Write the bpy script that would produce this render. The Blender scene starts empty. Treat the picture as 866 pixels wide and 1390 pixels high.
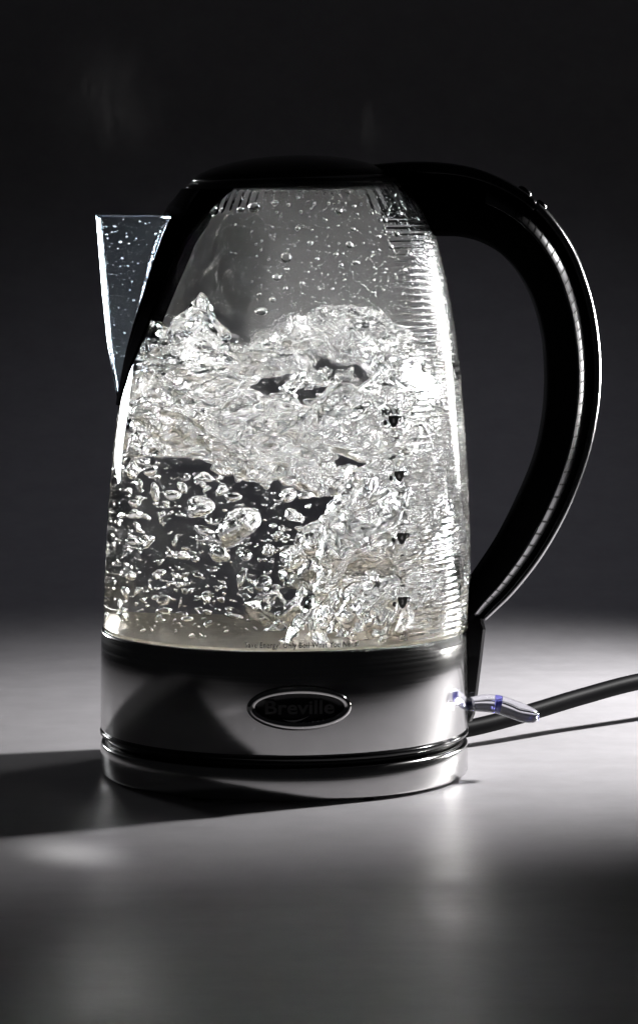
import bpy, math, random
import numpy as np
from mathutils import Vector

# ------------------------------------------------------------------ camera, world, lamps
S = 0.000323                      # metres per drawing unit (one unit = one photo pixel at the kettle axis)
CX, Y0 = 386.0, 1048.0            # kettle axis / table level in drawing units
DIST, HZ = 4700.0, 808.0          # camera distance and height in drawing units
scene = bpy.context.scene
cam_d = bpy.data.cameras.new("camera")
cam_d.sensor_fit = 'VERTICAL'
cam_d.sensor_height = 24.0
cam_d.lens = 24.0 * DIST / 1390.0
cam_d.shift_y = -455.0 / 1390.0
cam_d.clip_start = 0.05
cam_d.clip_end = 50
cam = bpy.data.objects.new("camera", cam_d)
scene.collection.objects.link(cam)
cam.location = (47 * S, -DIST * S, HZ * S)
cam.rotation_euler = (math.pi / 2, 0, 0)
scene.camera = cam

world = bpy.data.worlds.new("World")
scene.world = world
world.use_nodes = True
bg = world.node_tree.nodes["Background"]
bg.inputs[0].default_value = (0.9, 0.92, 1.0, 1)
bg.inputs[1].default_value = 0.004


def aim(o, target):
    d = Vector(target) - Vector(o.location)
    o.rotation_euler = d.to_track_quat('-Z', 'Y').to_euler()


def lamp(name, kind, loc, target, power, color=(1, 1, 1), **kw):
    d = bpy.data.lights.new(name, kind)
    d.energy = power
    d.color = color
    for k, v in kw.items():
        setattr(d, k, v)
    o = bpy.data.objects.new(name, d)
    o.location = loc
    scene.collection.objects.link(o)
    aim(o, target)
    return o


KEY = lamp("key_spot", 'SPOT', (0.58, 0.24, 0.46), (0.145, 0.145, 0.0), 72, (1.0, 0.985, 0.975),
           spot_size=math.radians(55), spot_blend=1.0, shadow_soft_size=0.03)
FILL_R = lamp("fill_light_right", 'AREA', (0.55, 0.44, 0.22), (0.0, 0.0, 0.23), 1.9, (1.0, 0.985, 0.97),
            shape='RECTANGLE', size=0.36, size_y=0.28, spread=math.radians(29))  # added fill lamp out of frame, brightens the water and froth
FILL_L = lamp("fill_light_left", 'AREA', (-0.40, 0.60, 0.22), (0.0, 0.0, 0.23), 0.55, (0.97, 0.98, 1.0),
            shape='RECTANGLE', size=0.26, size_y=0.24, spread=math.radians(26))  # added fill lamp for the left glass rim and froth
WASH = lamp("backdrop_fill_spot", 'SPOT', (0.05, 0.36, 0.62), (0.03, 0.52, 0.0), 1.2, (0.86, 0.87, 1.0),
            spot_size=math.radians(92), spot_blend=1.0, shadow_soft_size=0.05)  # added unseen fill, lifts the dark backdrop behind the kettle
GLINT = lamp("caustic_standin_spot", 'SPOT', (-0.34, 0.46, 0.50), (-0.080, -0.180, 0.0), 25, (1.0, 0.985, 0.97),
             spot_size=math.radians(2.6), spot_blend=1.0, shadow_soft_size=0.01)  # added narrow lamp, stands in for a caustic on the table

vs = scene.view_settings
vs.view_transform = 'Standard'
vs.look = 'None'
vs.exposure = 0.0
vs.gamma = 1.0
vs.use_curve_mapping = False
scene.render.engine = 'CYCLES'
cy = scene.cycles
cy.max_bounces = 40
cy.transmission_bounces = 40
cy.glossy_bounces = 16
cy.diffuse_bounces = 3
cy.transparent_max_bounces = 8
cy.caustics_refractive = True
cy.caustics_reflective = True
cy.blur_glossy = 0.4
cy.sample_clamp_indirect = 40.0
cy.use_denoising = True

rnd = random.Random(7)
C = scene.collection


# ------------------------------------------------------------------ materials
def new_mat(name):
    m = bpy.data.materials.new(name)
    m.use_nodes = True
    nt = m.node_tree
    for n in list(nt.nodes):
        nt.nodes.remove(n)
    out = nt.nodes.new('ShaderNodeOutputMaterial')
    return m, nt, out


def principled(name, color, rough=0.5, metal=0.0, coat=0.0, spec=0.5, bump=None, rough_noise=None, aniso=0.0, ior=1.5):
    m, nt, out = new_mat(name)
    b = nt.nodes.new('ShaderNodeBsdfPrincipled')
    b.inputs['Base Color'].default_value = (*color, 1)
    b.inputs['Roughness'].default_value = rough
    b.inputs['Metallic'].default_value = metal
    b.inputs['Coat Weight'].default_value = coat
    b.inputs['Specular IOR Level'].default_value = spec
    b.inputs['IOR'].default_value = ior
    b.inputs['Anisotropic'].default_value = aniso
    nt.links.new(b.outputs[0], out.inputs[0])
    tc = nt.nodes.new('ShaderNodeTexCoord')
    if bump:
        (sx, sy, sz), detail, strength, dist = bump
        mp = nt.nodes.new('ShaderNodeMapping')
        mp.inputs['Scale'].default_value = (sx, sy, sz)
        nz = nt.nodes.new('ShaderNodeTexNoise')
        nz.inputs['Scale'].default_value = 1.0
        nz.inputs['Detail'].default_value = detail
        bp = nt.nodes.new('ShaderNodeBump')
        bp.inputs['Strength'].default_value = strength
        bp.inputs['Distance'].default_value = dist
        nt.links.new(tc.outputs['Object'], mp.inputs[0])
        nt.links.new(mp.outputs[0], nz.inputs['Vector'])
        nt.links.new(nz.outputs[0], bp.inputs['Height'])
        nt.links.new(bp.outputs[0], b.inputs['Normal'])
    if rough_noise:
        (sx, sy, sz), lo, hi = rough_noise
        mp = nt.nodes.new('ShaderNodeMapping')
        mp.inputs['Scale'].default_value = (sx, sy, sz)
        nz = nt.nodes.new('ShaderNodeTexNoise')
        nz.inputs['Scale'].default_value = 1.0
        nz.inputs['Detail'].default_value = 4
        mr = nt.nodes.new('ShaderNodeMapRange')
        mr.inputs['From Min'].default_value = 0.3
        mr.inputs['From Max'].default_value = 0.7
        mr.inputs['To Min'].default_value = lo
        mr.inputs['To Max'].default_value = hi
        nt.links.new(tc.outputs['Object'], mp.inputs[0])
        nt.links.new(mp.outputs[0], nz.inputs['Vector'])
        nt.links.new(nz.outputs[0], mr.inputs[0])
        nt.links.new(mr.outputs[0], b.inputs['Roughness'])
    return m


def grain(m, scale, amount):
    nt = m.node_tree
    b = next(n for n in nt.nodes if n.type == 'BSDF_PRINCIPLED')
    c = b.inputs['Base Color'].default_value[:3]
    tc = nt.nodes.new('ShaderNodeTexCoord')
    nz = nt.nodes.new('ShaderNodeTexNoise')
    nz.inputs['Scale'].default_value = scale
    nz.inputs['Detail'].default_value = 8
    nz.inputs['Roughness'].default_value = 0.75
    mx = nt.nodes.new('ShaderNodeMix')
    mx.data_type = 'RGBA'
    mx.inputs[6].default_value = (*[v * (1 - amount) for v in c], 1)
    mx.inputs[7].default_value = (*[v * (1 + amount) for v in c], 1)
    nt.links.new(tc.outputs['Object'], nz.inputs['Vector'])
    nt.links.new(nz.outputs[0], mx.inputs[0])
    nt.links.new(mx.outputs[2], b.inputs['Base Color'])


def glass(name, ior, color=(1, 1, 1), rough=0.0):
    m, nt, out = new_mat(name)
    g = nt.nodes.new('ShaderNodeBsdfGlass')
    g.inputs['IOR'].default_value = ior
    g.inputs['Color'].default_value = (*color, 1)
    g.inputs['Roughness'].default_value = rough
    nt.links.new(g.outputs[0], out.inputs[0])
    return m


M = {}
M['backdrop'] = principled('grey_laminate', (0.297, 0.29, 0.304), rough=0.45, spec=0.35,
                           bump=((900, 900, 900), 3, 0.10, 0.0004), rough_noise=((7, 55, 14), 0.40, 0.49))
grain(M['backdrop'], 45, 0.22)
M['steel'] = principled('brushed_steel', (0.56, 0.555, 0.55), rough=0.24, metal=1.0,
                        bump=((10, 10, 1100), 4, 0.05, 0.0003), rough_noise=((6, 6, 900), 0.11, 0.17))
M['plate'] = principled('heating_plate_steel', (0.66, 0.60, 0.50), rough=0.34, metal=1.0,
                        bump=((160, 160, 160), 3, 0.25, 0.002))
M['chrome'] = principled('polished_chrome', (0.75, 0.74, 0.73), rough=0.07, metal=1.0)
M['inlay'] = principled('satin_inlay', (0.20, 0.20, 0.205), rough=0.30, metal=1.0)
M['dark_chrome'] = principled('dark_chrome', (0.34, 0.34, 0.345), rough=0.22, metal=1.0,
                              rough_noise=((300, 300, 300), 0.18, 0.27))
M['black_gloss'] = principled('black_gloss_plastic', (0.004, 0.004, 0.0045), rough=0.12, spec=0.4)
M['black_satin'] = principled('black_satin_plastic', (0.005, 0.005, 0.0055), rough=0.33, ior=1.16,
                              bump=((1500, 1500, 1500), 2, 0.08, 0.0002))
_m, _nt, _out = new_mat('matte_black_plastic')
_d = _nt.nodes.new('ShaderNodeBsdfDiffuse')
_d.inputs['Color'].default_value = (0.006, 0.006, 0.0065, 1)
_nt.links.new(_d.outputs[0], _out.inputs[0])
M['black_matte'] = _m
M['rubber'] = principled('black_cable_sheath', (0.003, 0.003, 0.0035), rough=0.5, ior=1.12,
                         bump=((500, 500, 500), 2, 0.06, 0.0004))
M['collar'] = principled('smoked_plastic', (0.02, 0.02, 0.022), rough=0.35, spec=0.4)
M['filter'] = principled('brown_filter_mesh', (0.10, 0.07, 0.05), rough=0.4)
M['lettering'] = principled('badge_lettering', (0.035, 0.035, 0.035), rough=0.25, spec=0.5)
M['ink'] = principled('black_print', (0.003, 0.003, 0.003), rough=0.5, spec=0.2)
M['digit'] = principled('pale_print', (0.5, 0.5, 0.5), rough=0.5, spec=0.2)
M['glass'] = glass('clear_glass', 1.50, (0.985, 0.99, 0.985))


def fogged(name, color=(1, 1, 1), jug_mask=True):
    m, nt, out = new_mat(name)
    N, L = nt.nodes.new, nt.links.new
    g = N('ShaderNodeBsdfGlass')
    g.inputs['IOR'].default_value = 1.5
    g.inputs['Color'].default_value = (*color, 1)
    tc = N('ShaderNodeTexCoord')
    vo = N('ShaderNodeTexVoronoi')
    vo.feature = 'SMOOTH_F1'
    vo.inputs['Scale'].default_value = 950
    vo.inputs['Smoothness'].default_value = 0.4
    L(tc.outputs['Object'], vo.inputs['Vector'])
    nz = N('ShaderNodeTexNoise')
    nz.inputs['Scale'].default_value = 28
    nz.inputs['Detail'].default_value = 5
    L(tc.outputs['Object'], nz.inputs['Vector'])
    sp = N('ShaderNodeSeparateXYZ')
    L(tc.outputs['Object'], sp.inputs[0])
    ad = N('ShaderNodeMath'); ad.operation = 'MULTIPLY_ADD'          # height pushed about by noise
    L(nz.outputs[0], ad.inputs[0]); ad.inputs[1].default_value = 0.085 if jug_mask else 0.0
    L(sp.outputs['Z'], ad.inputs[2])
    mk = N('ShaderNodeMapRange'); mk.interpolation_type = 'SMOOTHSTEP'
    mk.inputs['From Min'].default_value = 585 * S + 0.025
    mk.inputs['From Max'].default_value = 615 * S + 0.025
    L(ad.outputs[0], mk.inputs[0])
    if jug_mask:                                                     # the spout side has run clear
        ax = N('ShaderNodeMath'); ax.operation = 'MULTIPLY_ADD'
        L(nz.outputs[0], ax.inputs[0]); ax.inputs[1].default_value = 0.03
        L(sp.outputs['X'], ax.inputs[2])
        mx = N('ShaderNodeMapRange'); mx.interpolation_type = 'SMOOTHSTEP'
        mx.inputs['From Min'].default_value = -70 * S + 0.015
        mx.inputs['From Max'].default_value = -20 * S + 0.015
        L(ax.outputs[0], mx.inputs[0])
        mu = N('ShaderNodeMath'); mu.operation = 'MULTIPLY'
        L(mk.outputs[0], mu.inputs[0]); L(mx.outputs[0], mu.inputs[1])
        mask = mu.outputs[0]
    else:
        v = N('ShaderNodeValue'); v.outputs[0].default_value = 1.0
        mask = v.outputs[0]
    ro = N('ShaderNodeMath'); ro.operation = 'MULTIPLY'
    L(mask, ro.inputs[0]); ro.inputs[1].default_value = 0.085 if jug_mask else 0.015
    L(ro.outputs[0], g.inputs['Roughness'])
    bs = N('ShaderNodeMath'); bs.operation = 'MULTIPLY'
    L(mask, bs.inputs[0]); bs.inputs[1].default_value = 0.12 if jug_mask else 0.12
    bp = N('ShaderNodeBump'); bp.inputs['Distance'].default_value = 0.0005
    L(bs.outputs[0], bp.inputs['Strength']); L(vo.outputs['Distance'], bp.inputs['Height'])
    L(bp.outputs[0], g.inputs['Normal'])
    tl = N('ShaderNodeBsdfTranslucent')                              # the film of condensation scatters a little light
    tl.inputs['Color'].default_value = (0.9, 0.9, 0.9, 1)
    fm = N('ShaderNodeMath'); fm.operation = 'MULTIPLY'
    hg = N('ShaderNodeMapRange')                                     # thickest just above the water
    hg.inputs['From Min'].default_value = 790 * S
    hg.inputs['From Max'].default_value = 600 * S
    hg.inputs['To Min'].default_value = 0.012
    hg.inputs['To Max'].default_value = 0.075 if jug_mask else 0.02
    L(sp.outputs['Z'], hg.inputs[0])
    L(mask, fm.inputs[0]); L(hg.outputs[0], fm.inputs[1])
    mix = N('ShaderNodeMixShader')
    L(fm.outputs[0], mix.inputs[0]); L(g.outputs[0], mix.inputs[1]); L(tl.outputs[0], mix.inputs[2])
    L(mix.outputs[0], out.inputs[0])
    return m


M['fogged'] = fogged('fogged_glass')
M['fogged_spout'] = fogged('fogged_spout_glass', (0.97, 0.98, 1.0), False)
M['spout'] = glass('spout_glass', 1.50, (0.89, 0.95, 1.0))  # blue tint imitates blue light reflected along the spout edge
M['acrylic'] = glass('clear_acrylic', 1.49, (0.97, 0.97, 1.0))
M['violet'] = glass('violet_acrylic', 1.49, (0.6, 0.6, 1.0), 0.2)
M['water'] = glass('water', 1.333, (0.995, 0.998, 0.995))
M['air'] = glass('air_in_water', 1 / 1.333)
M['froth_air'] = glass('steam_pocket_in_water', 1 / 1.333, rough=0.075)
M['dew'] = glass('condensed_water', 1.333)


# ------------------------------------------------------------------ mesh helpers (all coordinates in drawing units, scaled by S)
def mesh_from(name, verts, faces, smooth=True):
    me = bpy.data.meshes.new(name)
    v = np.asarray(verts, dtype=np.float64) * S
    if isinstance(faces, np.ndarray):
        n, k = faces.shape
        me.vertices.add(len(v))
        me.vertices.foreach_set('co', v.ravel())
        me.loops.add(n * k)
        me.loops.foreach_set('vertex_index', faces.ravel().astype(np.int32))
        me.polygons.add(n)
        me.polygons.foreach_set('loop_start', np.arange(0, n * k, k, dtype=np.int32))
        me.update(calc_edges=True)
        me.validate()
    else:
        me.from_pydata(v.tolist(), [], faces)
        me.update()
    if smooth:
        me.polygons.foreach_set('use_smooth', [True] * len(me.polygons))
    return me


def obj(name, me, mat, parent=None, kind=None, label=None):
    o = bpy.data.objects.new(name, me)
    if len(me.materials) == 0:
        me.materials.append(M[mat])
    C.objects.link(o)
    if parent is not None:
        o.parent = parent
    if kind:
        o['kind'] = kind
    if label:
        o['label'] = label
    return o


def thing(name, label, cat):
    o = bpy.data.objects.new(name, None)
    o.empty_display_size = 0.02
    C.objects.link(o)
    o['label'] = label
    o['category'] = cat
    return o


def grid_faces(nr, nc, wrap=True, base=0, flip=False):
    """quads of a grid of nr rows by nc columns"""
    f = []
    cc = nc if wrap else nc - 1
    for i in range(nr - 1):
        for j in range(cc):
            a = base + i * nc + j
            b = base + i * nc + (j + 1) % nc
            c = base + (i + 1) * nc + (j + 1) % nc
            d = base + (i + 1) * nc + j
            f.append((a, d, c, b) if flip else (a, b, c, d))
    return f


def lathe(name, prof, n=128, cx=0.0, closed=True, ribs=None):
    """prof: list of (r, z) going round the section so that normals face outwards (bottom-out-top-in)"""
    V = []
    ang = np.linspace(0, 2 * np.pi, n, endpoint=False)
    for k, (r, z) in enumerate(prof):
        for a in ang:
            rr = r
            if ribs and k in ribs[0]:
                rr = r + ribs[1] * (0.5 + 0.5 * math.cos(a * ribs[2])) ** 2
            V.append((cx + rr * math.cos(a), rr * math.sin(a), z))
    F = grid_faces(len(prof), n)
    if closed:
        m = len(prof)
        for j in range(n):
            F.append(((m - 1) * n + j, (m - 1) * n + (j + 1) % n, (j + 1) % n, j))
    else:
        F.append(tuple(range(n - 1, -1, -1)))
        F.append(tuple(range((len(prof) - 1) * n, len(prof) * n)))
    return mesh_from(name, V, F)


def spline(pts, n):
    """Catmull-Rom through pts (k, d) -> (n, d)"""
    P = np.asarray(pts, float)
    P = np.vstack([2 * P[0] - P[1], P, 2 * P[-1] - P[-2]])
    t = np.linspace(0, len(pts) - 1, n)
    i = np.minimum(t.astype(int), len(pts) - 2)
    u = (t - i)[:, None]
    a, b, c, d = P[i], P[i + 1], P[i + 2], P[i + 3]
    return 0.5 * (2 * b + (c - a) * u + (2 * a - 5 * b + 4 * c - d) * u ** 2 + (3 * b - a - 3 * c + d) * u ** 3)


def tube(name, pts, radii, n=16, nseg=48, flat=1.0):
    P = spline([(*p, r) for p, r in zip(pts, radii)], nseg)
    V = []
    up = np.array([0, 1.0, 0.0])
    for i in range(nseg):
        p = P[i, :3]
        t = P[min(i + 1, nseg - 1), :3] - P[max(i - 1, 0), :3]
        t /= np.linalg.norm(t)
        a = np.cross(t, up)
        a /= np.linalg.norm(a)
        b = np.cross(a, t)
        for k in range(n):
            th = 2 * math.pi * k / n
            V.append(p + P[i, 3] * (a * math.cos(th) + b * math.sin(th) * flat))
    F = grid_faces(nseg, n)
    F.append(tuple(range(n - 1, -1, -1)))
    F.append(tuple(range((nseg - 1) * n, nseg * n)))
    me = mesh_from(name, V, F)
    return me


import bmesh


def fix_normals(me):
    bm = bmesh.new()
    bm.from_mesh(me)
    bmesh.ops.recalc_face_normals(bm, faces=bm.faces)
    bm.to_mesh(me)
    bm.free()
    return me


# jug profile: z, centre offset, outer radius
JP = np.array([(182, 1.5, 246.5), (248, 4, 248), (348, 6, 245), (448, 7.5, 238.5), (503, 9, 233), (568, 11, 225),
               (648, 14, 210), (728, 16, 190), (768, 17, 174), (798, 18, 150), (810, 18, 137)], float)
_zz = np.linspace(182, 810, 400)


def _smooth(col):
    y = np.interp(_zz, JP[:, 0], JP[:, col])
    k = np.ones(31) / 31
    yp = np.concatenate([y[0] - (y[15:0:-1] - y[0]), y, y[-1] - (y[-2:-17:-1] - y[-1])])
    return np.convolve(yp, k, 'valid')


_cc, _rr = _smooth(1), _smooth(2)


def jc(z):
    return np.interp(z, _zz, _cc)


def jr(z):
    return np.interp(z, _zz, _rr)


WALL = 9.0


def jin(z):
    return jr(z) - WALL


def front(px, py, rad=jr):
    """azimuth and height of the point of the front wall that the design drawing shows at (px, py)"""
    y = -200.0
    z = a = 0
    for _ in range(30):
        k = (DIST + y) / DIST
        z = HZ - (py - 240) * k
        x = (px - 433) * k + 47
        r = float(rad(z))
        sa = max(-1, min(1, (x - float(jc(z))) / r))
        a = math.asin(sa)
        y = -r * math.cos(a)
    return a, z


def on_jug(a, z, w=0.0, rad=jr):
    r = float(rad(z)) + w
    return (float(jc(z)) + r * math.sin(a), -r * math.cos(a), z)


# ------------------------------------------------------------------ setting: seamless backdrop
def build_backdrop():
    rows = [(-0.75, 0.0)]
    rows += [(y, 0.0) for y in np.linspace(-0.6, 0.31, 10)]
    for a in np.linspace(0, math.pi / 2, 40)[1:]:
        rows.append((0.31 + 0.78 * math.sin(a), 0.78 * (1 - math.cos(a))))
    rows += [(1.09, z) for z in np.linspace(0.95, 2.2, 6)]
    xs = np.linspace(-1.6, 1.6, 9)
    V = [(x / S, y / S, z / S) for (y, z) in rows for x in xs]
    F = grid_faces(len(rows), len(xs), wrap=False)
    me = mesh_from('studio_backdrop', V, F)
    o = obj('studio_backdrop', me, 'backdrop')
    o['kind'] = 'structure'
    o['label'] = 'grey seamless studio surface under and behind the kettle'
    return o


build_backdrop()

# ------------------------------------------------------------------ things
kettle = thing('electric_kettle', 'glass and steel electric kettle with black loop handle, full of boiling water', 'kettle')
base = thing('power_base', 'low round brushed steel power base with black cable under the kettle', 'power base')
water = thing('boiling_liquid', 'clear boiling water full of bubbles inside the glass jug', 'water')

# power base
prof = [(206, 3), (243, 3), (247, 5), (248.5, 8), (248.5, 42), (247, 45.5), (243, 47), (200, 47), (200, 10)]
obj('base_shell', lathe('base_shell', prof, 160), 'steel', base)
prof = [(120, 46.5), (236, 47.2), (240, 49), (241, 53), (238, 55), (120, 55)]
obj('base_top', lathe('base_top', prof, 128), 'black_satin', base)
for k in range(3):
    a = math.radians((-62, -118, 90)[k])
    me = lathe('foot', [(0.5, 0), (11, 0), (12, 1), (12, 6), (0.5, 6)], 24, closed=False)
    o = obj('foot', me, 'rubber', base)
    o.location = (228 * S * math.cos(a), 228 * S * math.sin(a), 0)
cord_pts = [(150, 150, 26), (215, 175, 26), (260, 205, 27), (330, 262, 35), (430, 350, 50), (530, 430, 62), (680, 560, 62),
            (900, 740, 36), (1150, 900, 13)]
obj('power_cord', tube('power_cord', cord_pts, [12.2] * 9, 20, 90), 'rubber', base, label='black round cable leading away to the right')
obj('cord_sleeve', tube('cord_sleeve', [(165, 155, 26), (190, 165, 26), (214, 175, 26)], [16, 15, 13], 20, 12), 'black_satin', base)

# steel sleeve
prof = [(236, 56), (240, 56), (241, 60), (246.5, 62), (248.3, 65), (248.3, 150), (247.8, 194), (246.5, 197), (240, 197), (236, 190)]
sleeve = obj('steel_sleeve', lathe('steel_sleeve', prof, 192), 'steel', kettle)
obj('sleeve_gasket', lathe('sleeve_gasket', [(225, 54.5), (246.8, 54.5), (249.4, 57), (249.4, 60.5), (246.8, 62.5), (225, 62.5)], 160), 'black_gloss', kettle)
obj('heating_plate', lathe('heating_plate', [(0.5, 170), (231, 170), (234, 197), (228, 199.5), (218, 196.5), (0.5, 196.5)], 128, closed=False, cx=2), 'plate', kettle)


# ------------------------------------------------------------------ glass jug
def sstep1(a, b, x):
    t = min(1.0, max(0.0, (x - a) / (b - a)))
    return t * t * (3 - 2 * t)


def build_jug():
    ztop, zbot = 801.0, 184.0
    z_out = np.arange(zbot, ztop, 1.1)
    sect = np.radians(np.linspace(-64, 64, 90))
    rest = np.radians(np.linspace(64, 296, 240))[1:-1]
    ang = np.concatenate([sect, rest])          # measured from +x
    nA = len(ang)
    V = []
    # outer wall, moulded with horizontal ribs on the handle side
    sm = np.clip((np.radians(52) - np.abs(np.where(ang > np.pi, ang - 2 * np.pi, ang))) / np.radians(5), 0, 1)
    sm = sm * sm * (3 - 2 * sm)
    for z in z_out:
        r0, c0 = float(jr(z)), float(jc(z))
        amp = 1.3 * min(1, max(0, (768 - z) / 20)) * min(1, max(0, (z - 196) / 8))
        ph = (z - 196) / 8.8
        rib = max(0.0, math.cos(2 * math.pi * ph)) ** 5
        r = r0 + amp * rib * sm
        for j in range(nA):
            V.append((c0 + r[j] * math.cos(ang[j]), r[j] * math.sin(ang[j]), z))
    # rim and inner wall downwards
    z_in = np.concatenate([[ztop], np.linspace(ztop - 2, zbot, 110)])
    for k, z in enumerate(z_in):
        r0, c0 = float(jr(min(z, ztop))), float(jc(min(z, ztop)))
        r = r0 - (WALL * 0.5 if k == 0 else WALL)
        ribs = sstep1(762, 766, z) * sstep1(798, 792, z)
        rj = r + np.where(np.arange(nA) % 4 < 2, -0.6, 0.5) * ribs
        for j in range(nA):
            r = rj[j]
            V.append((c0 + r * math.cos(ang[j]), r * math.sin(ang[j]), z + (1.5 if k == 0 else 0)))
    nr = len(z_out) + len(z_in)
    F = grid_faces(nr, nA)
    for j in range(nA):
        F.append(((nr - 1) * nA + j, (nr - 1) * nA + (j + 1) % nA, (j + 1) % nA, j))
    me = mesh_from('glass_jug', V, F)
    me.materials.append(M['glass'])
    me.materials.append(M['fogged'])
    i0 = (len(z_out) + 1) * nA
    me.polygons.foreach_set('material_index', [1 if i0 <= min(f) and max(f) < nr * nA and min(f) < (nr - 1) * nA else 0 for f in F])
    return me


jug = obj('glass_jug', build_jug(), 'glass', kettle, label='clear tapering glass jug wall with moulded horizontal ribs on one side')


# ------------------------------------------------------------------ printed markings on the jug
def text_mesh(body, size, bold=0.0, align='CENTER', shear=0.0, spacing=1.0):
    cu = bpy.data.curves.new('lettering', 'FONT')
    cu.body = body
    cu.size = size
    cu.align_x = align
    cu.align_y = 'CENTER'
    cu.offset = bold
    cu.shear = shear
    cu.space_character = spacing
    cu.resolution_u = 3
    o = bpy.data.objects.new('lettering_tmp', cu)
    C.objects.link(o)
    dg = bpy.context.evaluated_depsgraph_get()
    dg.update()
    me = bpy.data.meshes.new_from_object(o.evaluated_get(dg))
    V = np.array([v.co[:] for v in me.vertices])
    F = [tuple(p.vertices) for p in me.polygons]
    bpy.data.objects.remove(o)
    bpy.data.curves.remove(cu)
    bpy.data.meshes.remove(me)
    return V, F


def wrap_on_jug(name, V, F, a0, z0, w=0.8, mat='ink', thick=0.0):
    r = float(jr(z0))
    P = [on_jug(a0 + u / r, z0 + v, w) for u, v in np.asarray(V)[:, :2]]
    me = mesh_from(name, P, F, smooth=False)
    return obj(name, me, mat, jug)


def disc(n, rx, ry, u=0.0, v=0.0):
    return [(u + rx * math.cos(2 * math.pi * k / n), v + ry * math.sin(2 * math.pi * k / n)) for k in range(n)], [tuple(range(n))]


def cup_art():
    # bowl of the cup
    pts = [(-9, 8), (8, 8), (8.2, 4), (7, -1), (4, -6), (0.5, -8), (-2, -8), (-5, -5.5), (-8, 0), (-9, 4)]
    V = [*pts]
    F = [tuple(reversed(range(len(pts))))]
    # handle: a bent ring
    b = len(V)
    c = [(8, 6.6), (13, 7.4), (14.2, 5), (12.2, 1.5), (7.5, -1.2)]
    d = [(8, 4.6), (11.2, 5.4), (12, 4.4), (10.6, 2.4), (7.5, 0.6)]
    V += c + d
    for i in range(4):
        F.append((b + i, b + 5 + i, b + 6 + i, b + 1 + i))
    return V, F


a, z = front(529, 559)
V, F = text_mesh('MAX', 11.5, 0.25, spacing=1.25)
wrap_on_jug('max_lettering', V, F, a, z)
CUPV, CUPF = cup_art()
for px, py, dg_ in ((534, 572, '8'), (541.5, 647, '6'), (545, 731, '4'), (546, 818, '2')):
    a, z = front(px, py)
    V = np.array(CUPV) * (0.92, 0.92)
    wrap_on_jug('level_cup', V, CUPF, a, z)
    V, F = text_mesh(dg_, 8.0, 0.0)
    wrap_on_jug('level_digit', V + np.array([-0.6, 0.6, 0]), F, a, z, 1.1, 'digit')
    a2, z2 = front(px - 11.5, py + 2)
    V, F = disc(14, 3.0, 3.6)
    wrap_on_jug('level_dot', V, F, a2, z2)
for px, py in ((538, 595), (540.5, 620), (543, 669), (544.5, 691), (545, 712), (545.5, 754), (546, 775), (546, 795), (546, 840), (546, 861)):
    a, z = front(px, py)
    wrap_on_jug('level_tick', [(-3.2, -0.8), (3.2, -0.8), (3.2, 0.8), (-3.2, 0.8)], [(0, 1, 2, 3)], a, z)
a, z = front(411, 874)
V, F = text_mesh('Save Energy! Only Boil What You Need!', 10.0, 0.12, spacing=1.1)
V = V * np.array([148 / (V[:, 0].max() - V[:, 0].min()), 1, 1])
wrap_on_jug('slogan_lettering', V, F, a, z - 2)


# ------------------------------------------------------------------ badge on the sleeve
def wrap_sleeve(u, v, w, a0, z0, R=248.3):
    a = a0 + u / R
    return ((R + w) * math.sin(a), -(R + w) * math.cos(a), z0 + v)


BA, BZ = math.asin(22.5 / 248.0), 125.0


def oval(name, rx, ry, sect, mat, parent, n=96, cap=False, k=0):
    """sect: list of (inset, w) across the ring"""
    V = []
    for ins, w in sect:
        for j in range(n):
            t = 2 * math.pi * j / n
            V.append(wrap_sleeve((rx - ins) * math.cos(t), (ry - ins) * math.sin(t), w, BA, BZ))
    F = grid_faces(len(sect), n)
    if cap:
        b = len(V)
        V.append(wrap_sleeve(0, 0, sect[-1][1], BA, BZ))
        m = (len(sect) - 1) * n
        # inner rings so that the plate follows the curve of the sleeve
        for q in (0.8, 0.6, 0.4, 0.2):
            for j in range(n):
                t = 2 * math.pi * j / n
                V.append(wrap_sleeve((rx - sect[-1][0]) * q * math.cos(t), (ry - sect[-1][0]) * q * math.sin(t), sect[-1][1], BA, BZ))
        prev = m
        for q in range(4):
            cur = b + 1 + q * n
            for j in range(n):
                F.append((prev + j, prev + (j + 1) % n, cur + (j + 1) % n, cur + j))
            prev = cur
        for j in range(n):
            F.append((prev + j, prev + (j + 1) % n, b))
    return obj(name, mesh_from(name, V, F), mat, parent)


badge = oval('badge', 64, 25, [(-4, -1), (-4, 2.2), (0, 3.0), (8, 3.2), (10, 2.4)], 'black_gloss', kettle, cap=True)
badge['label'] = 'oval black badge with raised lettering in a polished ring'
oval('badge_ring', 65, 26, [(-2.5, 1.5), (-2.2, 4.5), (0.5, 7), (3.5, 7.6), (6.5, 6.5), (8.5, 3.0)], 'chrome', badge)
V, F = text_mesh('Breville', 25, 0.55, spacing=1.0)
V = V * np.array([88 / (V[:, 0].max() - V[:, 0].min()), 1.0, 1])
P, FF = [], []
n0 = len(V)
for lev in (2.6, 5.2):
    P += [wrap_sleeve(u - 1.0, v + 0.5, lev, BA, BZ) for u, v in V[:, :2]]
FF = [tuple(i + n0 for i in f) for f in F]
from collections import Counter
ec = Counter()
for f in F:
    for i in range(len(f)):
        ec[frozenset((f[i], f[(i + 1) % len(f)]))] += 1
for f in F:
    for i in range(len(f)):
        x, y = f[i], f[(i + 1) % len(f)]
        if ec[frozenset((x, y))] == 1:
            FF.append((x, y, y + n0, x + n0))
obj('badge_lettering', mesh_from('badge_lettering', P, FF, smooth=False), 'lettering', badge)
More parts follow.
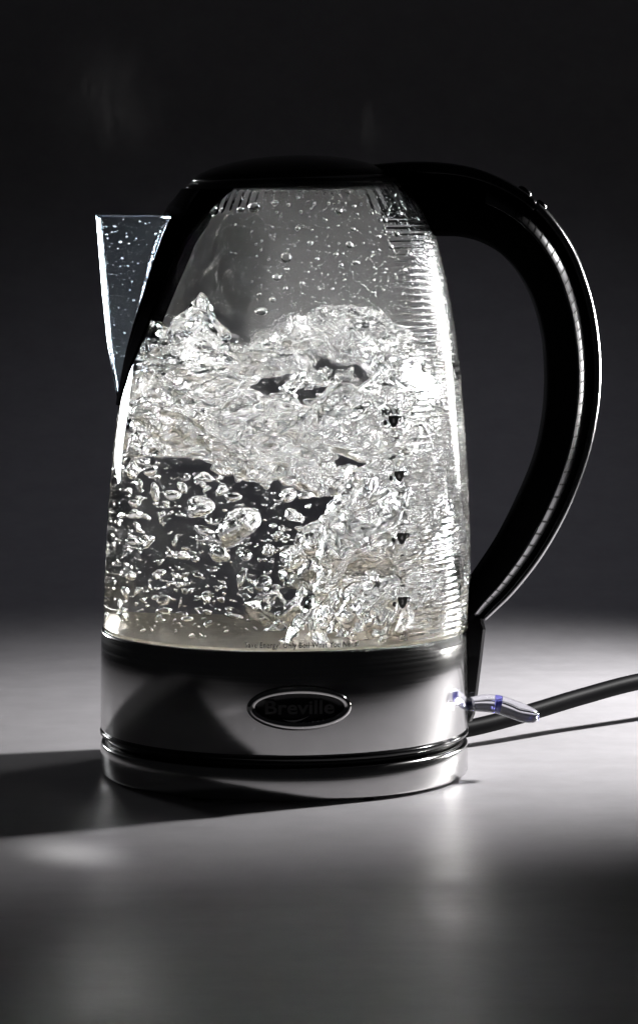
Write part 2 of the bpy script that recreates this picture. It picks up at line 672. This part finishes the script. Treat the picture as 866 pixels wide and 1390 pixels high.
# the swoosh below the lettering
sw = []
for i in range(17):
    t = i / 16
    u = -22 + 34 * t
    v = -12.5 - 5.0 * math.sin(math.pi * (0.1 + 0.9 * t)) + 3 * t
    th = 2.0 * math.sin(math.pi * t) + 0.2
    sw.append((u, v, th))
P = [wrap_sleeve(u, v + s * th, 4.6, BA, BZ) for s in (-0.5, 0.5) for u, v, th in sw]
obj('badge_swoosh', mesh_from('badge_swoosh', P, [(i, i + 1, i + 18, i + 17) for i in range(16)]), 'dark_chrome', badge)

# ------------------------------------------------------------------ collar, lid
prof = [(112, 788), (140, 788), (146, 793), (142, 800), (138, 804), (135, 807), (112, 807)]
obj('collar', lathe('collar', prof, 128, cx=14), 'collar', kettle)
prof = [(0.5, 798), (138, 798), (139, 803), (135, 806)]
lid_c = 8.0
V = []
lid_prof = [(0.5, -8), (128, -8), (133, -5), (134, 0), (131, 5), (122, 10), (104, 17), (80, 23), (52, 27.5), (26, 29.5), (0.5, 30)]
me = lathe('lid', lid_prof, 128, closed=False)
lid = obj('lid', me, 'black_gloss', kettle)
lid.location = (lid_c * S, 0, 807 * S)
lid.rotation_euler = (0, -math.radians(2.2), 0)
ring_me = lathe('lid_ring', [(132.5, -4.2), (135.2, -4.2), (136.2, -2.2), (135.2, -0.2), (132.5, -0.2)], 160)
obj('lid_ring', ring_me, 'chrome', lid)


# ------------------------------------------------------------------ spout
SPK = np.array([  # z, tip x, attach angle from -x, band end angle
    (503, 160 - CX, 0.6, 9), (540, 153 - CX, 4.5, 16), (578, 146.5 - CX, 8.5, 23), (648, 139 - CX, 16.5, 31.5),
    (718, 133.5 - CX, 20.5, 39), (756, 130.5 - CX, 23, 47)], float)


def spk(z, c):
    return float(np.interp(z, SPK[:, 0], SPK[:, c]))


def build_spout():
    rows, cols = 60, 33
    zs = np.linspace(503, 756, rows)
    V = []
    us = np.linspace(-1, 1, cols)
    for layer in (0, 1):
        for z in zs:
            tip = spk(z, 1)
            R = float(jr(z))
            w = max(1.0, R * math.sin(math.radians(spk(z, 2))))
            xa = float(jc(z)) - math.sqrt(max(0, R * R - w * w)) + 3
            px_ = tip + (xa - tip) * np.abs(us) ** 1.75
            py_ = w * us
            if layer:                                # parallel inner face
                tx, ty = np.gradient(px_), np.gradient(py_)
                ln = np.hypot(tx, ty) + 1e-6
                th = min(5.0, 0.45 * w)
                px_, py_ = px_ + ty / ln * th, py_ - tx / ln * th
            for x, y in zip(px_, py_):
                V.append((x, y, z + (0 if layer else 1.0)))
    n = rows * cols
    F = []
    for i in range(rows - 1):
        for j in range(cols - 1):
            a = i * cols + j
            F.append((a, a + cols, a + cols + 1, a + 1))
            F.append((n + a, n + a + 1, n + a + cols + 1, n + a + cols))
    for j in range(cols - 1):                       # top and bottom lips
        a = (rows - 1) * cols + j
        F.append((a, n + a, n + a + 1, a + 1))
        F.append((j, j + 1, n + j + 1, n + j))
    for i in range(rows - 1):                       # side edges
        for j in (0, cols - 1):
            a = i * cols + j
            f = (a, n + a, n + a + cols, a + cols)
            F.append(f if j == 0 else f[::-1])
    me = mesh_from('spout', V, F)
    me.materials.append(M['spout'])
    me.materials.append(M['fogged_spout'])
    me.polygons.foreach_set('material_index', [1 if min(f) >= n else 0 for f in F])
    return fix_normals(me)


spout = obj('spout', build_spout(), 'spout', kettle, label='pointed V shaped clear glass pouring spout')


def build_band(side):
    rows = 50
    zs = np.linspace(500, 792, rows)
    V = []
    for z in zs:
        p0 = spk(z, 2)
        p1 = spk(z, 3) if z < 756 else 47 + (z - 756) * 0.25
        if z > 756:
            p0 = 23 - (z - 756) * 0.2
        R = float(jr(z))
        for (p, w) in ((p0, -11), (p0, 2.5), (p0 * 0.5 + p1 * 0.5, 4.0), (p1, 2.0), (p1, -11)):
            a = math.radians(p)
            V.append((float(jc(z)) - (R + w) * math.cos(a), side * (R + w) * math.sin(a), z))
    F = grid_faces(rows, 5)
    F.append((0, 1, 2, 3, 4))
    F.append(tuple((rows - 1) * 5 + k for k in range(5)))
    me = fix_normals(mesh_from('spout_frame', V, F, smooth=False))
    return me


for s in (-1, 1):
    obj('spout_frame', build_band(s), 'black_matte', kettle)
# closing cap of the frame over the spout root
V = []
for z, r0, r1 in ((757, -4, 4), (770, -3, 3.5), (792, -3, 3)):
    R = float(jr(z))
    for w in (r0, r1):
        for p in np.linspace(-40, 40, 25):
            a = math.radians(p)
            V.append((float(jc(z)) - (R + w) * math.cos(a), (R + w) * math.sin(a), z))
F = []
for i in range(2):
    for l in (0, 1):
        for j in range(24):
            a = (i * 2 + l) * 25 + j
            b = ((i + 1) * 2 + l) * 25 + j
            F.append((a, a + 1, b + 1, b))
for i in (0, 2):
    for j in range(24):
        a = i * 50 + j
        F.append((a, a + 1, a + 26, a + 25))
obj('spout_bridge', fix_normals(mesh_from('spout_bridge', V, F)), 'black_matte', kettle)
# fine strainer behind the spout: horizontal slats
V, F = [], []
for z in np.arange(512, 752, 3.6):
    ph = spk(z, 2)
    R = float(jr(z)) - 4
    for p in np.linspace(-ph, ph, 9):
        a = math.radians(p)
        for w, dz in ((-1.2, -0.7), (1.2, -0.7), (1.2, 0.7), (-1.2, 0.7)):
            V.append((float(jc(z)) - (R + w) * math.cos(a), (R + w) * math.sin(a), z + dz))
    b = len(V) - 36
    F += grid_faces(9, 4, base=b)
obj('strainer', mesh_from('strainer', V, F, smooth=False), 'filter', kettle, kind='stuff')

# ------------------------------------------------------------------ handle
HO = [(500, 224), (560, 220), (615, 223), (660, 234), (705, 256), (742, 287), (775, 333), (797, 388), (809, 440), (814, 500), (810, 560),
      (797, 620), (772, 688), (738, 750), (700, 800), (668, 832), (648, 850)]
HI = [(520, 296), (572, 318), (622, 321), (655, 330), (682, 347), (705, 374), (723, 410), (734, 450), (738, 485), (739, 525), (735, 570),
      (724, 620), (703, 672), (675, 728), (648, 770), (630, 796), (620, 822)]
NH = 120
HOs, HIs = spline(HO, NH), spline(HI, NH)
HOs = HOs * (1, -1) + (-CX, Y0)
HIs = HIs * (1, -1) + (-CX, Y0)


def sweep_handle(name, sect, i0=0, i1=NH, mat='black_satin', parent=None, hscale=None):
    """sect: list of (p, depth); p from 0 at the outer edge to 1 at the inner edge"""
    V = []
    n = len(sect)
    for i in range(i0, i1):
        o_, n_ = HOs[i], HIs[i]
        hs = 1.0 if hscale is None else hscale(i / (NH - 1))
        for p, d in sect:
            q = o_ + (n_ - o_) * p
            V.append((q[0], d * hs, q[1]))
    F = grid_faces(i1 - i0, n)
    F.append(tuple(range(n)))
    F.append(tuple((i1 - i0 - 1) * n + k for k in range(n)))
    return fix_normals(mesh_from(name, V, F))


def superellipse(p0, p1, h, e, n=28):
    out = []
    for k in range(n):
        t = 2 * math.pi * k / n
        c, s = math.cos(t), math.sin(t)
        out.append(((p0 + p1) / 2 - (p1 - p0) / 2 * math.copysign(abs(c) ** e, c), h * math.copysign(abs(s) ** e, s)))
    return out


HSEC = [(0.09, 8), (0.16, 11), (0.24, 13), (0.45, 36), (0.55, 37.8), (0.72, 38), (0.93, 36.5), (0.985, 31), (1.0, 20)]
HSEC = HSEC + [(p, -d) for p, d in reversed(HSEC)]
handle = obj('handle', sweep_handle('handle', HSEC), 'black_matte', kettle, label='thick black loop handle with polished edge trim')
obj('handle_trim', sweep_handle('handle_trim', superellipse(-0.02, 0.17, 15, 0.85, 24), 34, 116), 'dark_chrome', handle)
obj('handle_spine', sweep_handle('handle_spine', superellipse(-0.01, 0.2, 24, 0.7, 20), 0, 35), 'black_gloss', handle)
for s in (-1, 1):
    sec = [(0.255, s * 10), (0.242, s * 15.5), (0.27, s * 20.5), (0.34, s * 29), (0.40, s * 35), (0.435, s * 37.2), (0.45, s * 33)]
    obj('handle_inlay', sweep_handle('handle_inlay', sec, 22, 117), 'inlay', handle)
    V, F = [], []
    for i in range(30, 112, 2):                      # graduations across the inlay
        for di in (-0.13, 0.13):
            j = i + di
            k = int(j)
            f = j - k
            o_ = HOs[k] * (1 - f) + HOs[k + 1] * f
            n_ = HIs[k] * (1 - f) + HIs[k + 1] * f
            for p, w in ((0.262, 21.2), (0.335, 29.9), (0.40, 36.3)):
                q = o_ + (n_ - o_) * p
                V.append((q[0], s * w, q[1]))
        b = len(V) - 6
        F += [(b, b + 1, b + 4, b + 3), (b + 1, b + 2, b + 5, b + 4)]
    obj('inlay_graduation', mesh_from('inlay_graduation', V, F, smooth=False), 'ink', handle, kind='stuff')
for px, py, r in ((712, 260, 11), (734, 278, 9)):
    me = lathe('handle_button', [(0.5, -6), (r, -6), (r, 1), (r - 2, 3.5), (r - 5, 4.6), (0.5, 5)], 28, closed=False)
    o = obj('handle_button', me, 'black_gloss', handle)
    o.location = ((px - CX) * S, 0, (Y0 - py) * S)
    o.rotation_euler = (0, math.radians(38), 0)
# tail that runs down beside the sleeve
V = []
for (z, x0, x1, h) in ((212, 236, 268, 24), (196, 246, 272, 23), (160, 247.5, 268, 20), (110, 247.5, 262, 17), (80, 247.5, 258, 14), (70, 248, 254, 10)):
    for x, y in ((x0, -h), (x1 - 4, -h), (x1, -h + 5), (x1, h - 5), (x1 - 4, h), (x0, h)):
        V.append((x, y, z))
F = grid_faces(6, 6) + [(0, 1, 2, 3, 4, 5), tuple(30 + k for k in range(6))]
obj('handle_tail', fix_normals(mesh_from('handle_tail', V, F, smooth=False)), 'black_gloss', handle)

# clear lever through the tail
lever = obj('switch_lever', fix_normals(tube('switch_lever', [(241, -30, 96), (256, -30, 97), (272, -30, 98), (290, -30, 96), (308, -30, 90), (324, -30, 84), (338, -30, 80), (343, -30, 78)],
                                 [8, 10, 12, 12.5, 12.5, 12, 8.5, 3], 20, 60, 1.4)), 'acrylic', kettle, label='clear acrylic switch lever sticking out below the handle')
for x, z in ((284, 97.5),):
    obj('lever_band', fix_normals(tube('lever_band', [(x, -30, z), (x + 4, -30, z - 0.7), (x + 8, -30, z - 1.5)], [9.5, 10, 9.5], 20, 6, 1.4)), 'violet', lever)


# ------------------------------------------------------------------ boiling water
def lattice_noise(shape_seed):
    g = np.random.default_rng(shape_seed)
    return g.random((64, 64, 64), dtype=np.float32) * 2 - 1


_LAT = {}


def vnoise(x, y, z, seed):
    """smooth value noise, periodic on a 64 lattice"""
    if seed not in _LAT:
        _LAT[seed] = lattice_noise(seed).ravel()
    L = _LAT[seed]
    xi, yi, zi = np.floor(x).astype(np.int32), np.floor(y).astype(np.int32), np.floor(z).astype(np.int32)
    fx, fy, fz = x - xi, y - yi, z - zi
    fx = fx * fx * (3 - 2 * fx)
    fy = fy * fy * (3 - 2 * fy)
    fz = fz * fz * (3 - 2 * fz)
    x0, x1 = (xi & 63) << 12, ((xi + 1) & 63) << 12
    y0, y1 = (yi & 63) << 6, ((yi + 1) & 63) << 6
    z0, z1 = zi & 63, (zi + 1) & 63

    def lx(yy, zz):
        a = L[x0 + yy + zz]
        return a + (L[x1 + yy + zz] - a) * fx
    a = lx(y0, z0)
    a += (lx(y1, z0) - a) * fy
    b = lx(y0, z1)
    b += (lx(y1, z1) - b) * fy
    return a + (b - a) * fz


def surface_net(Fv, org, h):
    """dual mesh of the zero level of Fv (positive inside); returns verts, quads with outward normals"""
    nx, ny, nz = Fv.shape
    sgn = Fv > 0
    c = [sgn[i:nx - 1 + i, j:ny - 1 + j, k:nz - 1 + k] for i in (0, 1) for j in (0, 1) for k in (0, 1)]
    cnt = sum(a.astype(np.int8) for a in c)
    act = (cnt > 0) & (cnt < 8)
    idx = np.full(act.shape, -1, np.int32)
    ii, jj, kk = np.nonzero(act)
    n = len(ii)
    idx[ii, jj, kk] = np.arange(n)
    acc = np.zeros((n, 3), np.float32)
    num = np.zeros(n, np.float32)
    offs = [(i, j, k) for i in (0, 1) for j in (0, 1) for k in (0, 1)]
    vals = {o: Fv[ii + o[0], jj + o[1], kk + o[2]] for o in offs}
    for o in offs:
        for ax in range(3):
            if o[ax] == 0:
                q = list(o)
                q[ax] = 1
                q = tuple(q)
                a, b = vals[o], vals[q]
                m = (a > 0) != (b > 0)
                t = np.where(m, a / np.where(m, a - b, 1), 0)
                for d in range(3):
                    acc[:, d] += np.where(m, o[d] + (t if d == ax else 0), 0)
                num += m
    P = acc / num[:, None] + np.stack([ii, jj, kk], 1)
    P = P * h + np.array(org)
    quads = []
    for ax in range(3):
        b, cx_ = [(1, 2), (2, 0), (0, 1)][ax]
        sl0 = [slice(1, -1)] * 3
        sl1 = [slice(1, -1)] * 3
        sl0[ax] = slice(0, -1)
        sl1[ax] = slice(1, None)
        s0, s1 = sgn[tuple(sl0)], sgn[tuple(sl1)]
        e = np.argwhere(s0 != s1)
        if len(e) == 0:
            continue
        pos = s0[tuple(e.T)]
        e = e + 1
        e[:, ax] -= 1
        def at(db, dc):
            q = e.copy()
            q[:, b] += db
            q[:, cx_] += dc
            return idx[q[:, 0], q[:, 1], q[:, 2]]
        q4 = np.stack([at(-1, -1), at(0, -1), at(0, 0), at(-1, 0)], 1)
        q4[~pos] = q4[~pos][:, ::-1]
        quads.append(q4)
    Q = np.concatenate(quads)
    Q = Q[(Q >= 0).all(1)]
    return P, Q


def sstep(a, b, x):
    t = np.clip((x - a) / (b - a), 0, 1)
    return t * t * (3 - 2 * t)


H = 2.5
gx = np.arange(-258, 266, H, dtype=np.float32)
gy = np.arange(-258, 262, H, dtype=np.float32)
gz = np.arange(186, 690, H, dtype=np.float32)
ORG = (gx[0], gy[0], gz[0])
X, Y, Z = np.meshgrid(gx, gy, gz, indexing='ij')
cz = np.interp(gz, _zz, _cc).astype(np.float32)
rz = np.interp(gz, _zz, _rr).astype(np.float32)
RAD = np.sqrt((X - cz) ** 2 + Y ** 2)
# shared domain warp: slow swirl plus finer curl
W1 = vnoise(X / 95 + 3.1, Y / 95, Z / 80, 1)
W2 = vnoise(X / 95, Y / 95 + 7.7, Z / 80, 2)
W3 = vnoise(X / 95, Y / 95, Z / 80 + 5.3, 3)
w1 = vnoise(X / 34 + W1, Y / 34 + W2, Z / 34, 4)
w2 = vnoise(X / 34, Y / 34 + W2, Z / 34 + W3, 5)

# top of the water: heaving, with overhanging crests
hx = np.interp(gx, [-240, -190, -140, -106, -80, -50, 0, 60, 130, 175, 240], [580, 588, 592, 622, 592, 572, 590, 604, 612, 565, 540]).astype(np.float32)
top = hx[:, None, None] - Z + 26 * W1 + 20 * w1 + 11 * w2 + 8 * vnoise(X / 15 + w1, Y / 15 + w2, Z / 15, 6)
wall = (rz - WALL + 3.0) - RAD
Fw = np.minimum(np.minimum(top, wall), Z - 191.0)
P, Q = surface_net(Fw, ORG, H)
pz = np.clip(P[:, 2], 182, 800)
pc, pr = np.interp(pz, _zz, _cc), np.interp(pz, _zz, _rr) - WALL + 3.0
r_ = np.hypot(P[:, 0] - pc, P[:, 1])
m = np.abs(r_ - pr) < 0.8 * H
k_ = np.where(m, pr / r_, 1)
P[:, 0] = pc + (P[:, 0] - pc) * k_
P[:, 1] *= k_
P[np.abs(P[:, 2] - 191) < 0.8 * H, 2] = 191
obj('water_body', mesh_from('water_body', P, Q), 'water', water)

# froth: folded sheets and pockets of steam in the upper layer and rising along the handle side
zb = [190, 250, 330, 395, 425, 445, 470, 700]
xb = [-95, -20, 25, -45, -130, -300, -420, -420]
bx = np.interp(gz, zb, xb).astype(np.float32)
mask = sstep(-25, 45, X - bx + 65 * W2 + 30 * w1)
up = sstep(400, 470, Z + 30 * W1)
n1 = up * vnoise(X / 66 + 1.3 * W1 + 0.5 * w1, Y / 60 + 1.3 * W2 + 0.5 * w2, Z / 34 + 1.3 * W3, 8)
n1 += (1 - up) * vnoise((X - 0.45 * Z) / 40 + 1.3 * W1 + 0.5 * w1, Y / 60 + 1.3 * W2 + 0.5 * w2, (Z + 0.3 * X) / 62 + 1.3 * W3, 18)
n2 = up * vnoise(X / 26 + 1.6 * W3 + 0.7 * w2, Y / 22 + 1.6 * W1, Z / 13 + 1.6 * W2 + 0.7 * w1, 9)
n2 += (1 - up) * vnoise((X - 0.45 * Z) / 15 + 1.6 * W3 + 0.7 * w2, Y / 22 + 1.6 * W1, (Z + 0.3 * X) / 26 + 1.6 * W2, 19)
n3 = vnoise(X / 9.5, Y / 9.5 + w1, Z / 7 + w2, 10)
n4 = vnoise(X / 5.5 + w2, Y / 5.5, Z / 5 + w1, 11)
clump = vnoise(X / 120 + 4.4 + 0.5 * w1, Y / 150, Z / 85 + 0.5 * w2, 23)
field = n1 + 0.46 * n2 + 0.17 * n3 + 0.06 * n4 + 0.26 * clump - 0.26 + 0.4 * np.exp(-((X - 150) ** 2 + (Z - 480) ** 2) / 4900) - 0.6 * sstep(70, 190, Y)
field = field - (1 - mask) * 2.0
Fa = np.minimum(field * 20, np.minimum(top - 5, np.minimum((rz - WALL - 3.5) - RAD, Z - 203)))
P, Q = surface_net(Fa.astype(np.float32), ORG, H)
print('froth quads', len(Q), 'air share', float((Fa > 0).mean()))
obj('froth', mesh_from('froth', P, Q), 'froth_air', water, kind='stuff', label='churning froth of steam pockets rising through the water')


# single bubbles in the clear part
def blob(seed, sub=3):
    r2 = np.random.default_rng(seed)
    bm = bmesh.new()
    bmesh.ops.create_icosphere(bm, subdivisions=sub, radius=1.0)
    d = [(r2.normal(size=3), r2.uniform(0, 6.28), r2.uniform(0.08, 0.24)) for _ in range(6)]
    for v in bm.verts:
        p = np.array(v.co[:])
        f = 1 + sum(am * math.sin(float(p @ k) * 1.6 + ph) for k, ph, am in d)
        v.co = Vector(p * f * S)
    me = bpy.data.meshes.new('bubble')
    bm.to_mesh(me)
    bm.free()
    me.polygons.foreach_set('use_smooth', [True] * len(me.polygons))
    me.materials.append(M['air'])
    return me


BLOBS = [blob(s) for s in range(40, 52)]
big = [(285, 690, 36), (335, 715, 60), (255, 662, 15), (222, 702, 13), (205, 730, 12), (262, 752, 18), (325, 752, 20), (340, 780, 17),
       (168, 578, 16), (205, 640, 20), (180, 660, 14), (300, 648, 20), (312, 665, 14), (245, 735, 10), (265, 810, 17), (312, 810, 9),
       (340, 640, 26), (170, 640, 18), (150, 700, 10), (230, 780, 12), (395, 670, 20), (370, 745, 14), (408, 700, 18), (400, 755, 14),
       (185, 780, 14), (250, 775, 12), (225, 810, 9), (370, 790, 10), (200, 600, 16), (240, 640, 15), (185, 620, 12)]


def bubble(x, y, z, sx, sy, sz, seed):
    o = bpy.data.objects.new('bubble', BLOBS[seed % len(BLOBS)])
    C.objects.link(o)
    o.parent = water
    o.location = (x * S, y * S, z * S)
    o.scale = (sx, sy, sz)
    o.rotation_euler = (rnd.uniform(-0.6, 0.6), rnd.uniform(0, 6.28), rnd.uniform(0, 6.28))


for i, (px, py, r) in enumerate(big):
    dep = rnd.uniform(-150, 40)
    k = (DIST + dep) / DIST
    bubble((px - 433) * k * 0.93 + 40, dep, HZ - (py - 240) * k, r * rnd.uniform(0.4, 0.75), r * rnd.uniform(0.35, 0.6), r * rnd.uniform(0.28, 0.5), i)
cnt = 0
while cnt < 230:
    x, y, z = rnd.uniform(-235, 60), rnd.uniform(-220, 150), rnd.uniform(206, 455)
    if math.hypot(x - float(jc(z)), y) > float(jin(z)) - 14:
        continue
    if x > float(np.interp(z, zb, xb)) + 20:
        continue
    r = 1.8 + 6.0 * rnd.random() ** 2.6
    bubble(x, y, z, r * rnd.uniform(0.7, 1.5), r * rnd.uniform(0.7, 1.1), r * rnd.uniform(0.5, 0.9), cnt)
    cnt += 1

# a scatter of pin-head bubbles, joined
bm = bmesh.new()
bmesh.ops.create_icosphere(bm, subdivisions=2, radius=1.0)
TV = np.array([v.co[:] for v in bm.verts])
TF = np.array([[v.index for v in f.verts] for f in bm.faces])
bm.free()
VV, FFs = [], []
while len(VV) < 420:
    x, y, z = rnd.uniform(-235, 60), rnd.uniform(-225, 180), rnd.uniform(204, 470)
    if math.hypot(x - float(jc(z)), y) > float(jin(z)) - 6 or x > float(np.interp(z, zb, xb)) + 30:
        continue
    r = 0.7 + 1.7 * rnd.random() ** 2
    th = rnd.uniform(-0.9, 0.9)
    L = TV * np.array([r * rnd.uniform(1, 2.4), r, r])
    FFs.append(TF + len(VV) * len(TV))
    VV.append(np.stack([L[:, 0] * math.cos(th) - L[:, 2] * math.sin(th), L[:, 1], L[:, 0] * math.sin(th) + L[:, 2] * math.cos(th)], 1) + (x, y, z))
obj('fine_bubbles', mesh_from('fine_bubbles', np.concatenate(VV), np.concatenate(FFs)), 'air', water, kind='stuff')

# ------------------------------------------------------------------ condensation on the jug
bm = bmesh.new()
bmesh.ops.create_icosphere(bm, subdivisions=3, radius=S)
drop_me = bpy.data.meshes.new('droplet')
bm.to_mesh(drop_me)
bm.free()
drop_me.polygons.foreach_set('use_smooth', [True] * len(drop_me.polygons))
drop_me.materials.append(M['dew'])


def droplet(px, py, r, st=1.0):
    a, z = front(px, py, jin)
    p = on_jug(a, z, -0.5, jin)
    o = bpy.data.objects.new('droplet', drop_me)
    C.objects.link(o)
    o.parent = jug
    o.location = Vector(p) * S
    o.scale = (r, r * 0.55, r * st)
    o.rotation_euler = (math.radians(-14), 0, a)


for px, py, r, st in ((293, 287, 8, .9), (346, 283, 8.5, .9), (328, 286, 5, .9), (374, 277, 5, .9), (459, 288, 5, 1.1), (389, 350, 7, 1.1),
                      (376, 377, 5, 1), (371, 407, 4.2, 1), (356, 423, 9, .6), (390, 366, 3.2, 1), (473, 333, 5, 1), (480, 357, 3.2, 1),
                      (421, 331, 3.4, 1), (404, 311, 3, 1), (484, 357, 2.6, 1), (478, 312, 3.2, 1), (455, 346, 3, 1), (462, 360, 2.6, 1),
                      (544, 478, 5, .7), (545, 504, 4, .6), (410, 385, 2.6, 1), (388, 392, 2.4, 1), (353, 400, 2.4, 1), (430, 352, 2.6, 1),
                      (520, 300, 4, 1.2), (535, 318, 4, 1.3), (528, 335, 3.5, 1.4), (552, 345, 4, 1.4), (560, 322, 3.5, 1.2), (546, 366, 3.5, 1.5),
                      (512, 322, 3, 1), (585, 368, 4, 1.4), (596, 378, 4, 1.3), (540, 292, 4, 1.1), (562, 300, 3.5, 1.2), (570, 335, 3.2, 1.2)):
    droplet(px, py, r, st)

# fine mist of droplets on the inside of the wall
bm = bmesh.new()
bmesh.ops.create_icosphere(bm, subdivisions=1, radius=1.0)
TV = np.array([v.co[:] for v in bm.verts])
TF = np.array([[v.index for v in f.verts] for f in bm.faces])
bm.free()
VV, FFs = [], []
nb = 0
rg = np.random.default_rng(11)


def mist(n, pxr, pyr, smin, smax, test=None):
    global nb
    k = 0
    while k < n:
        px, py = rg.uniform(*pxr), rg.uniform(*pyr)
        if test and not test(px, py):
            continue
        k += 1
        a, z = front(px, py, jin)
        r = smin + (smax - smin) * rg.random() ** 4
        ca, sa = math.cos(a), math.sin(a)
        L = TV * np.array([r, r * 0.38, r])
        p = on_jug(a, z, -0.2, jin)
        VV.append(np.stack([L[:, 0] * ca - L[:, 1] * sa, L[:, 0] * sa + L[:, 1] * ca, L[:, 2]], 1) + p)
        FFs.append(TF + nb)
        nb += len(TV)


mist(700, (290, 560), (282, 440), 0.7, 2.1, lambda px, py: rg.random() < sstep1(-30, 50, px - 322 - (py - 330) * 0.28) * (0.3 + 0.7 * (py - 282) / 158))
mist(150, (270, 570), (258, 300), 0.8, 3.2)
mist(170, (505, 600), (265, 400), 1.0, 3.2)
for _ in range(130):
    z = rg.uniform(560, 752) ** 1.0
    u = -rg.uniform(0.05, 0.95)
    ph = math.radians(spk(z, 2))
    R = float(jr(z))
    w = max(1.0, R * math.sin(ph))
    xa = float(jc(z)) - math.sqrt(max(0, R * R - w * w)) + 3
    tip = spk(z, 1)
    x = tip + (xa - tip) * abs(u) ** 1.75 + 2.0
    r = 0.7 + 1.8 * rg.random() ** 4 + (1.2 if z > 715 else 0) * rg.random()
    VV.append(TV * np.array([r * 0.8, r * 0.6, r]) + (x, w * u + 3.0, z))
    FFs.append(TF + nb)
    nb += len(TV)
obj('condensation', mesh_from('condensation', np.concatenate(VV), np.concatenate(FFs)), 'dew', jug, kind='stuff')


# ------------------------------------------------------------------ steam
def steam_mat(name, dens, seed):
    m, nt, out = new_mat(name)
    N, L = nt.nodes.new, nt.links.new
    v = N('ShaderNodeVolumePrincipled')
    v.inputs['Color'].default_value = (0.9, 0.88, 0.87, 1)
    v.inputs['Anisotropy'].default_value = 0.2
    tc = N('ShaderNodeTexCoord')
    ln = N('ShaderNodeVectorMath'); ln.operation = 'LENGTH'
    L(tc.outputs['Object'], ln.inputs[0])
    fa = N('ShaderNodeMapRange'); fa.interpolation_type = 'SMOOTHSTEP'
    fa.inputs['From Min'].default_value = 0.98
    fa.inputs['From Max'].default_value = 0.0
    L(ln.outputs['Value'], fa.inputs[0])
    mp = N('ShaderNodeMapping')
    mp.inputs['Location'].default_value = (seed, seed * 2.3, 0)
    mp.inputs['Rotation'].default_value = (0, 0.5, 0)
    mp.inputs['Scale'].default_value = (1.9, 1.3, 0.9)
    L(tc.outputs['Object'], mp.inputs[0])
    nz = N('ShaderNodeTexNoise')
    nz.inputs['Scale'].default_value = 1.6
    nz.inputs['Detail'].default_value = 3
    nz.inputs['Distortion'].default_value = 1.1
    L(mp.outputs[0], nz.inputs['Vector'])
    mr = N('ShaderNodeMapRange'); mr.interpolation_type = 'SMOOTHSTEP'
    mr.inputs['From Min'].default_value = 0.40
    mr.inputs['From Max'].default_value = 0.80
    L(nz.outputs[0], mr.inputs[0])
    mu = N('ShaderNodeMath'); mu.operation = 'MULTIPLY'
    L(fa.outputs[0], mu.inputs[0]); L(mr.outputs[0], mu.inputs[1])
    m2 = N('ShaderNodeMath'); m2.operation = 'MULTIPLY'
    L(mu.outputs[0], m2.inputs[0]); m2.inputs[1].default_value = dens
    L(m2.outputs[0], v.inputs['Density'])
    L(v.outputs[0], out.inputs['Volume'])
    return m


for nm, lab, px, py, rx, ry, rz_, dens, seed in (
        ('steam_wisp', 'faint pale wisp of steam drifting above the glass spout', 148, 140, 105, 60, 128, 0.55, 1.7),
        ('steam_wisp', 'thin small wisp of steam rising beside the black lid', 503, 172, 22, 20, 52, 1.2, 4.1)):
    bm = bmesh.new()
    bmesh.ops.create_icosphere(bm, subdivisions=3, radius=1.0)
    me = bpy.data.meshes.new(nm)
    bm.to_mesh(me)
    bm.free()
    M[nm + str(seed)] = steam_mat('steam', dens, seed)
    o = obj(nm, me, nm + str(seed), kind='stuff', label=lab)
    o['category'] = 'steam'
    o.location = ((px - CX) * S, 0, (Y0 - py) * S)
    o.scale = (rx * S, ry * S, rz_ * S)
